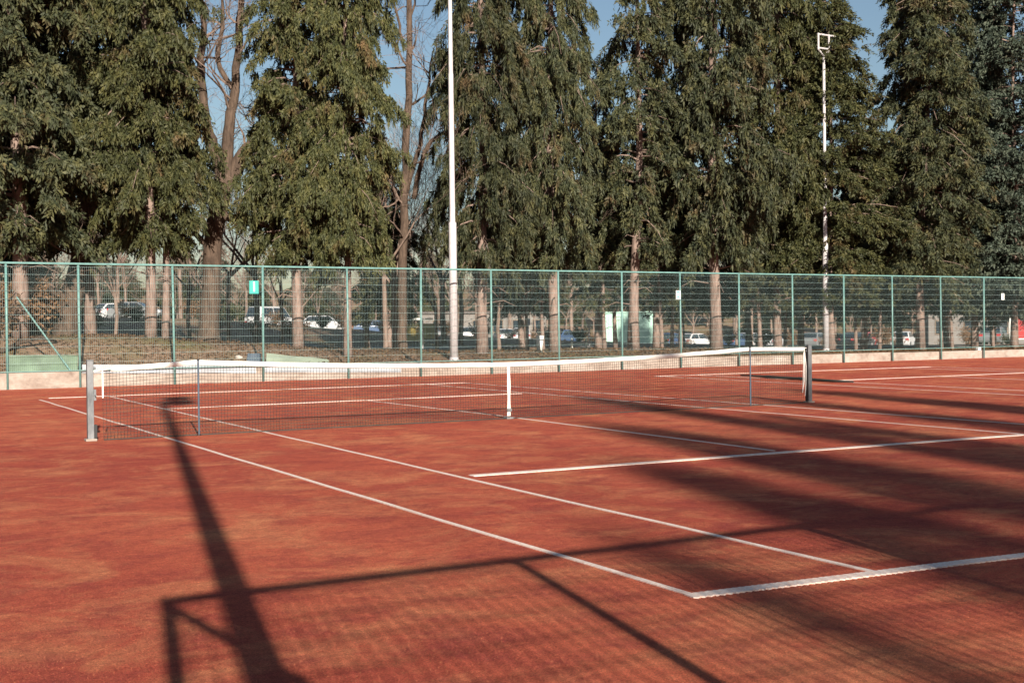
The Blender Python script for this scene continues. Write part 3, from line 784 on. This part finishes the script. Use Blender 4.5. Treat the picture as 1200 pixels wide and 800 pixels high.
# pale stones and fallen branches on the bank
def stone(px, py, Y, s, label):
    rng = np.random.default_rng(int(px)); p = at(px, py, Y); b_ = MB(); prof = [(.02,0),(.8,.1),(1,.45),(.75,.85),(.05,1)]
    b_.lathe([(r_*s, z*s*.9) for r_, z in prof], 8); b_.v = [tuple(np.array(q)*(1+rng.normal(0,.08,3))) for q in b_.v]
    o = b_.build("stone", M['stone'], None, True); x = float(p[0]); o.location = (x, Y, gz(x, Y)-.02); o.rotation_euler = (0,0,px); tag(o, label, "stone", "pale stones on the bank")
for px in (129, 133.5, 138, 142): stone(px, 424, 17.4, .075, "pale stone in the little row on the bank above the net post")
stone(280, 415, 18.2, .13, "larger tan stone on the bank near the dark blue folded tarp")
def log(pts, r, label):
    b_ = MB(); b_.tube([(float(at(u,400,Y)[0]), Y, gz(float(at(u,400,Y)[0]), Y)+h) for u, Y, h in pts], [r*(1-.5*i/(len(pts)-1)) for i in range(len(pts))], 7)
    tag(b_.build("fallen_branch", M['bark2'], None, True), label, "branch", "fallen branches on the bank")
log([(0,18.6,.05),(22,18.7,.25),(48,18.9,.32),(66,19.3,.06)], .07, "arched fallen branch on the bank behind the green tarp")
log([(476,17.9,.12),(484,17.5,.06),(492,17.2,.03)], .05, "dark fallen branch beside the thin forked tree")
log([(318,18.4,.03),(325,18.0,.14),(331,17.6,.05)], .05, "dark fallen branch above the pale green board")

# ------------------------------------------------------------------ park furniture
def stand(px, Y, py=400):
    p = at(px, py, Y); return float(p[0]), Y, gz(float(p[0]), Y)
x, y, z = stand(632, 22.5); o = empty("litter_bin", (x,y,z), .3, "white litter bin leaning against a slender trunk", "bin"); o.rotation_euler = (0, R(4), .3)
b_ = MB(); b_.lathe([(.10,0),(.13,.3),(.15,.56)], 12); b_.build("drum", M['sign_white'], o, True)
b_ = MB(); b_.lathe([(.16,.561),(.16,.59),(.10,.60)], 12); b_.build("rim", M['sign_white'], o)
for px in (670, 687, 703, 719.5, 737):
    x, y, z = stand(px, 27); o = empty("bollard", (x,y,z), 0, "short white bollard edging the path behind the trees", "bollard", "white bollards along the path")
    b_ = MB(); b_.lathe([(.05,0),(.05,.36),(.03,.40)], 8); b_.build("post", M['sign_white'], o)
    b_ = MB(); b_.lathe([(.053,.25),(.053,.30)], 8); b_.build("band", M['black'], o)
def path(u, v): x = 5+75*u; return x, 28.6 + v*2.4 - .02*x
drape("footpath", path, simple("pale_path", (.30,.27,.24), .9, 0, .3, 2), .03, 60, 2)
def signpost(px, Y, h, w, hh, label):
    x, y, z = stand(px, Y); o = empty("sign_post", (x,y,z), R(-20), label, "sign")
    b_ = MB(); b_.tube([(0,0,0),(0,0,h)], .035, 8); b_.build("pole", M['white_paint'], o)
    b_ = MB(); b_.box((-w/2,-.055,h-hh), (w/2,-.037,h)); b_.build("panel", M['sign_white'], o)
signpost(619, 36, 1.25, .20, .35, "thin white sign post left of the white litter bin")
signpost(690.5, 30, 1.2, .22, .34, "thin white sign post between two white bollards")
def tlamp(px, Y, h, label):
    x, y, z = stand(px, Y); o = empty("park_lamp", (x,y,z), R(-25), label, "lamp", "flat topped park lamps")
    b_ = MB(); b_.tube([(0,0,0),(0,0,h)], .045, 8); b_.build("pole", M['white_paint'], o)
    b_ = MB(); b_.box((-.42,-.16,h), (.42,.16,h+.07)); b_.build("lamp_head", M['sign_white'], o, False, .02)
tlamp(939, 30, 1.35, "flat topped lamp near the frame topped pole")
tlamp(495, 26, 1.25, "flat topped lamp behind the post beside the thin forked tree")

# mint sheet metal container
p = at_dist(737, 100); x, y = float(p[0]), float(p[1]); o = empty("container", (x,y,gz(x,y)), R(-33), "mint green ribbed sheet metal container behind the leaning trunk", "container")
b_ = MB(); b_.box((-2.15,0,.15), (2.15,2.2,2.75)); b_.build("shell", M['mint'], o)
rbm = MB(); rbm.box((-.035,-.035,.2), (.035,-.002,2.7)); rm = rbm.mesh("rib"); rm.materials.append(M['mint'])
for k in range(11): q = link("rib", rm, None, o); q.location = (-2.0+.4*k, 0, 0)
b_ = MB(); b_.box((-2.25,-.1,2.752), (2.25,2.3,2.87)); b_.build("roof", M['mint'], o)
b_ = MB(); b_.box((-2.0,.1,0), (2.0,2.1,.149)); b_.build("skid", M['black'], o)

# ------------------------------------------------------------------ parked cars
def car_meshes(kind):
    L, W = (4.25, 1.74) if kind != 'van' else (4.9, 1.95)
    if kind == 'sedan':  body = [(0,.45),(.05,.72),(.5,.86),(1.2,.93),(3.5,.98),(4.1,.94),(4.25,.7),(4.25,.4)]; cab = [(1.05,.90),(1.85,1.42),(2.3,1.46),(3.1,1.44),(3.85,.97)]
    elif kind == 'hatch': body = [(0,.45),(.05,.75),(.45,.90),(1.1,.98),(3.9,1.02),(4.2,.98),(4.25,.7),(4.25,.4)]; cab = [(.95,.95),(1.7,1.47),(2.2,1.53),(3.5,1.50),(4.1,1.0)]
    else: body = [(0,.45),(.05,.95),(.5,1.1),(1.0,1.2),(4.7,1.25),(4.88,1.2),(4.9,.7),(4.9,.4)]; cab = [(.8,1.15),(1.5,2.05),(1.9,2.15),(4.6,2.15),(4.85,1.22)]
    def prism(poly, w0, w1, zlo):
        b_ = MB(); n = len(poly); V = []
        zs = [q[1] for q in poly]; zmax = max(zs)
        for s in (-1, 1):
            for (x, z) in poly:
                f = (z-zlo)/(zmax-zlo+1e-6); V.append((x-L/2, s*(w0*(1-f)+w1*f)/2, z))
        F = [tuple(range(n)), tuple(range(2*n-1, n-1, -1))] + [(i, (i+1) % n, n+(i+1) % n, n+i)[::-1] for i in range(n)]
        b_.add(V, F); return b_
    bo = prism(body + [(L-.15,.25),(.15,.25)], W*.96, W, .25)
    ca = prism(cab, W*.97, W*.74, cab[0][1])
    c0, c1, c2, c3, c4 = cab
    gl = MB()
    zlo = cab[0][1]; zmx = max(q[1] for q in cab)
    def cy(z): f = (z-zlo)/(zmx-zlo); return (W*.97*(1-f)+W*.74*f)/2
    parts = []
    zt = zmx-.10; zb_ = zlo+.08
    def lerpx(pa, pb, z): return pa[0] + (pb[0]-pa[0])*(z-pa[1])/(pb[1]-pa[1])
    for s in (-1, 1):
        xa0, xa1 = lerpx(c0,c1,zb_)+.12, lerpx(c0,c1,min(zt,c1[1]))+.10
        xb0, xb1 = lerpx(c4,c3,zb_)-.15, lerpx(c4,c3,min(zt,c3[1]))-.12
        xm = (xa1+xb1)/2
        for (p0,p1,q0,q1) in ((xa0,xa1,xm-.05,xm-.05),(xm+.05,xm+.05,xb0,xb1)):
            m_ = MB(); e = .012
            m_.add([(p0-L/2,s*(cy(zb_)+e),zb_),(q0-L/2,s*(cy(zb_)+e),zb_),(q1-L/2,s*(cy(zt)+e),zt),(p1-L/2,s*(cy(zt)+e),zt)], [(0,1,2,3) if s < 0 else (3,2,1,0)])
            parts.append(("side_window", m_.mesh("side_window"), 'glass'))
    for nm, a, b2, dx in (("windscreen", c0, c1, -.015), ("rear_window", c4, c3, .015)):
        m_ = MB(); z0_, z1_ = a[1]+.06, b2[1]-.05; xa, xb = lerpx(a,b2,z0_), lerpx(a,b2,z1_)
        m_.add([(xa-L/2+dx,-cy(z0_)+.08,z0_+.01),(xa-L/2+dx,cy(z0_)-.08,z0_+.01),(xb-L/2+dx,cy(z1_)-.07,z1_+.01),(xb-L/2+dx,-cy(z1_)+.07,z1_+.01)], [(3,2,1,0) if nm == "windscreen" else (0,1,2,3)])
        parts.append((nm, m_.mesh(nm), 'glass'))
    wr = .31 if kind != 'van' else .34
    for xx in (.8, L-.8):
        for s in (-1, 1):
            m_ = MB(); m_.tube([(xx-L/2,s*(W/2-.17),wr),(xx-L/2,s*(W/2+.015),wr)], wr, 18); parts.append(("wheel", m_.mesh("wheel"), 'black'))
            m_ = MB(); m_.tube([(xx-L/2,s*(W/2+.014),wr),(xx-L/2,s*(W/2+.025),wr)], wr*.62, 12); parts.append(("wheel_rim", m_.mesh("wheel_rim"), 'rim'))
    for s in (-1, 1):
        m_ = MB(); m_.box((-L/2-.012, s*W*.36-.20, body[1][1]-.16), (-L/2+.14, s*W*.36+.20, body[1][1]+.02)); parts.append(("headlight", m_.mesh("headlight"), 'lamp_lens'))
        m_ = MB(); m_.box((L/2-.10, s*W*.38-.14, .74), (L/2+.012, s*W*.38+.14, .92)); parts.append(("taillight", m_.mesh("taillight"), 'red'))
    m_ = MB(); m_.box((-L/2-.03,-W*.40,.30), (-L/2+.10,W*.40,.46)); parts.append(("bumper", m_.mesh("bumper"), 'black'))
    for _, me, mt in parts: me.materials.append(M[mt])
    return bo.mesh("body"), ca.mesh("cabin"), parts
CARS = {k: car_meshes(k) for k in ('sedan', 'hatch', 'van')}
def car(kind, px, dist, rz, colname, col, label, group=None, dx=0):
    p = at_dist(px, dist); x, y = float(p[0]), float(p[1]); z = gz(x, y)+.055
    o = empty("parked_van" if kind == 'van' else "parked_car", (x, y, z), R(rz), label, "van" if kind == 'van' else "car", group)
    bo, ca, parts = CARS[kind]
    for nm, me in (("body", bo), ("cabin", ca)):
        q = link(nm, me.copy(), paint(colname, col), o)
        md = q.modifiers.new("bevel", 'BEVEL'); md.width = .07; md.segments = 3; md.limit_method = 'ANGLE'; md.angle_limit = R(20)
    for nm, me, mt in parts: link(nm, me, None, o)
SILV, WHT, BLU, BLK, GRY, REDC = ("silver_paint",(.42,.43,.45)), ("white_car_paint",(.52,.53,.55)), ("blue_paint",(.05,.09,.18)), ("black_paint",(.025,.027,.03)), ("grey_paint",(.17,.18,.19)), ("red_car_paint",(.40,.03,.035))
PG = "cars parked beyond the trees"
car('hatch', 381, 108, 155, *SILV, "silver hatchback parked between two conifer trunks, nose to the right", PG)
car('van', 318, 112, 210, *WHT, "white van parked behind number sign 1", PG)
car('sedan', 160, 104, 150, *GRY, "dark car with gleaming bonnet on the higher ground left of the twin trunk", PG)
car('hatch', 138, 112, 200, *WHT, "white car parked behind the dark car on the higher ground", PG)
car('hatch', 815, 122, 195, *WHT, "white hatchback parked left of the thick double trunk", PG)
for px, d, k, c, rz, lb in ((590,118,'hatch',WHT,250,"white car parked behind the weeping conifers, left of the thin sign post"),(611,112,'hatch',SILV,240,"silver car parked just left of the thin sign post"),
        (518,120,'hatch',GRY,240,"grey car parked left of the tall white floodlight pole"),(548,118,'hatch',WHT,245,"white car parked right of the tall white floodlight pole"),(660,112,'sedan',BLU,210,"dark blue car parked behind the white bollards"),
        (785,118,'sedan',BLU,210,"dark blue car parked between the container and the white hatchback"),(800,132,'hatch',SILV,30,"silver car parked behind the white hatchback"),
        (862,122,'sedan',BLU,205,"dark blue car parked right of the thick double trunk"),(878,130,'hatch',SILV,200,"silver car parked behind the slim trunk right of the double trunk"),
        (905,118,'sedan',WHT,215,"white saloon parked left of the flat topped lamp"),(955,120,'hatch',GRY,210,"grey car parked left of the frame topped pole"),
        (1003,112,'sedan',BLK,200,"black car parked right of the frame topped pole"),(1013,124,'hatch',REDC,210,"red car parked behind the black car"),
        (1058,118,'hatch',WHT,215,"white car parked left of the stout leaning trunk"),(735,106,'sedan',BLK,200,"black car parked in front of the mint container"),
        (440,112,'sedan',BLU,160,"dark car parked left of the thin forked tree"),(415,114,'sedan',BLK,155,"black car parked right of the silver hatchback"),(1165,105,'sedan',GRY,210,"grey car parked before the low grey building")):
    car(k, px, d, rz, *c, lb, PG)
car('van', 1098, 150, 205, *REDC, "red van parked behind the slender trunks right of the leaning trunk", PG)
for px, d in ((487, 60), (501, 64)):
    p = at_dist(px, d); x, y = float(p[0]), float(p[1]); o = empty("grit_bin", (x, y, gz(x,y)), .4, "yellow grit bin near the thin forked tree", "bin", "yellow grit bins")
    b_ = MB(); b_.box((-.35,-.28,0), (.35,.28,.72)); b_.build("tub", M['yellow'], o, False, .03)
    b_ = MB(); b_.box((-.38,-.31,.722), (.38,.31,.80)); b_.build("lid", M['yellow'], o, False, .03)

# low buildings far behind the car park
def building(px, dist, rz, w, h, d, label, nwin, wallmat):
    p = at_dist(px, dist); x, y = float(p[0]), float(p[1]); o = empty("low_building", (x, y, gz(x,y)-.1), R(rz), label, "building")
    b_ = MB(); b_.box((-w/2,0,0), (w/2,d,h)); b_.build("wall", wallmat, o)
    b_ = MB(); b_.box((-w/2-.3,-.3,h+.002), (w/2+.3,d+.3,h+.35)); b_.build("roof", M['roof'], o)
    for k in range(nwin):
        cx = -w/2 + w*(k+.5)/nwin
        f = MB(); f.box((cx-.75,-.06,h*.38), (cx+.75,-.002,h*.80)); q = f.build("window", M['wood'], o)
        f = MB(); f.box((cx-.66,-.075,h*.41), (cx+.66,-.062,h*.77)); f.build("pane", M['glass'], q)
building(1172, 135, -42, 14, 3.6, 7, "low grey building at the far edge of the car park behind dark conifers", 5, M['plaster'])
building(560, 175, -27, 20, 4.5, 8, "low grey building behind the car park beyond the weeping conifers", 7, M['plaster'])
p = at_dist(1198, 70); x, y = float(p[0]), float(p[1]); o = empty("red_sign", (x,y,gz(x,y)), R(-48), "red notice board with white border at the far edge", "sign")
b_ = MB(); b_.box((-.62,.0,.4), (.62,.05,1.75)); b_.build("border", M['sign_white'], o)
b_ = MB(); b_.box((-.55,-.015,.47), (.55,-.003,1.68)); b_.build("panel", M['red'], o)
for s in (-.45, .45): b_ = MB(); b_.tube([(s,.08,0),(s,.08,1.6)], .04, 6); b_.build("leg", M['galv'], o)

# ------------------------------------------------------------------ trees behind the camera whose shade streaks the court
def shade_tree(x, y, k, sc, label):
    o = empty("bare_tree", (x, y, -.06), (x*3.1) % 6.28, label, "tree", "tall trees behind the near fence"); o.scale = (sc, sc, sc)
    link("trunk", BARE[k][0], None, o); link("crown", BARE[k][1], None, o)
def shade_conifer(x, y, kind, sc, sz, label):
    o = empty("conifer_tree", (x, y, -.06), (x*2.1) % 6.28, label, "tree", "tall trees behind the near fence"); ms = KINDS[kind][0]
    c = link("crown", ms[0], None, o); t = link("trunk", ms[1], None, o); c.scale = (sc, sc, sz); t.scale = (1, 1, sz)
for x, y, k, sc in ((-12.5,-58,3,2.0),(-4.5,-57,1,1.9),(4,-60,3,2.0),(12,-57,1,1.9)):
    shade_tree(x, y, k, sc, "tall bare tree behind the near fence shading the court")
rs = random.Random(3)
xx = -16.6
while xx < 34:
    shade_conifer(xx, -63+rs.uniform(-3.5,3.5), rs.choice(('cypress2','ragged','spruce','cypress')), rs.uniform(.26,.50), rs.uniform(1.02,1.26)*(1.06 if xx < -8 else 1.0), "tall thin conifer behind the near fence shading the court")
    xx += rs.uniform(.9, 2.3)

# unseen conifer rows added around the courts to block low skylight and deepen shadows
rb = random.Random(12)
for i in range(30):
    shade_conifer(-110+7.0*i+rb.uniform(-1.5,1.5), -84+rb.uniform(-4,4), ('spruce','cypress2','blue')[i % 3], 1.05, rb.uniform(1.0,1.15), "unseen conifer added far behind the near fence to block low skylight")
for i in range(13):
    shade_conifer(-46+rb.uniform(-3,3), -72+7.0*i, ('cypress2','spruce')[i % 2], 1.05, rb.uniform(1.0,1.15), "dense conifer in the park row beside the court's open side")
# thin dark strip on the neighbouring court
pts = [on_ground(u, v, .05) for u, v in ((868,439.3),(900,441.3),(940,443.8),(975,446.2),(1000,447.2))]
b_ = MB(); b_.tube([(p[0], p[1], .05) for p in pts], [.02,.035,.04,.035,.02], 8)
tag(b_.build("dark_strip", M['netc'], None, True), "thin dark strip lying on the clay beyond the rope hung net post", "mat")

# loose clay crumbs on the near half of the court
rng = np.random.default_rng(5); n = 70000
rr = 2.2 + 13*rng.beta(1.1, 1.9, n); an_ = rng.uniform(R(4), R(56), n)
cx = CAM[0] + rr*np.sin(an_); cy = CAM[1] + rr*np.cos(an_)
sz = .0016 + .0042*rng.beta(1, 4, n); ro = rng.uniform(0, 6.28, n)
V = np.zeros((n, 4, 3))
for k in range(3):
    V[:, k, 0] = cx + np.cos(ro+k*2.094)*sz*rng.uniform(.7, 1.3, n); V[:, k, 1] = cy + np.sin(ro+k*2.094)*sz*rng.uniform(.7, 1.3, n); V[:, k, 2] = -.0005
V[:, 3, 0] = cx; V[:, 3, 1] = cy; V[:, 3, 2] = sz*rng.uniform(.8, 1.5, n)
base = np.arange(n)[:, None, None]*4
F = (base + np.array([[0,1,3],[1,2,3],[2,0,3]])[None]).reshape(-1, 3)
cm = simple("clay_crumb", (.46,.145,.080), .95, 0, .45, 30, .1)
tag(link("clay_crumbs", tri_mesh("clay_crumbs", V.reshape(-1, 3), F, 3), cm), "loose red clay crumbs scattered over the near court", "clay crumbs", None, "stuff")
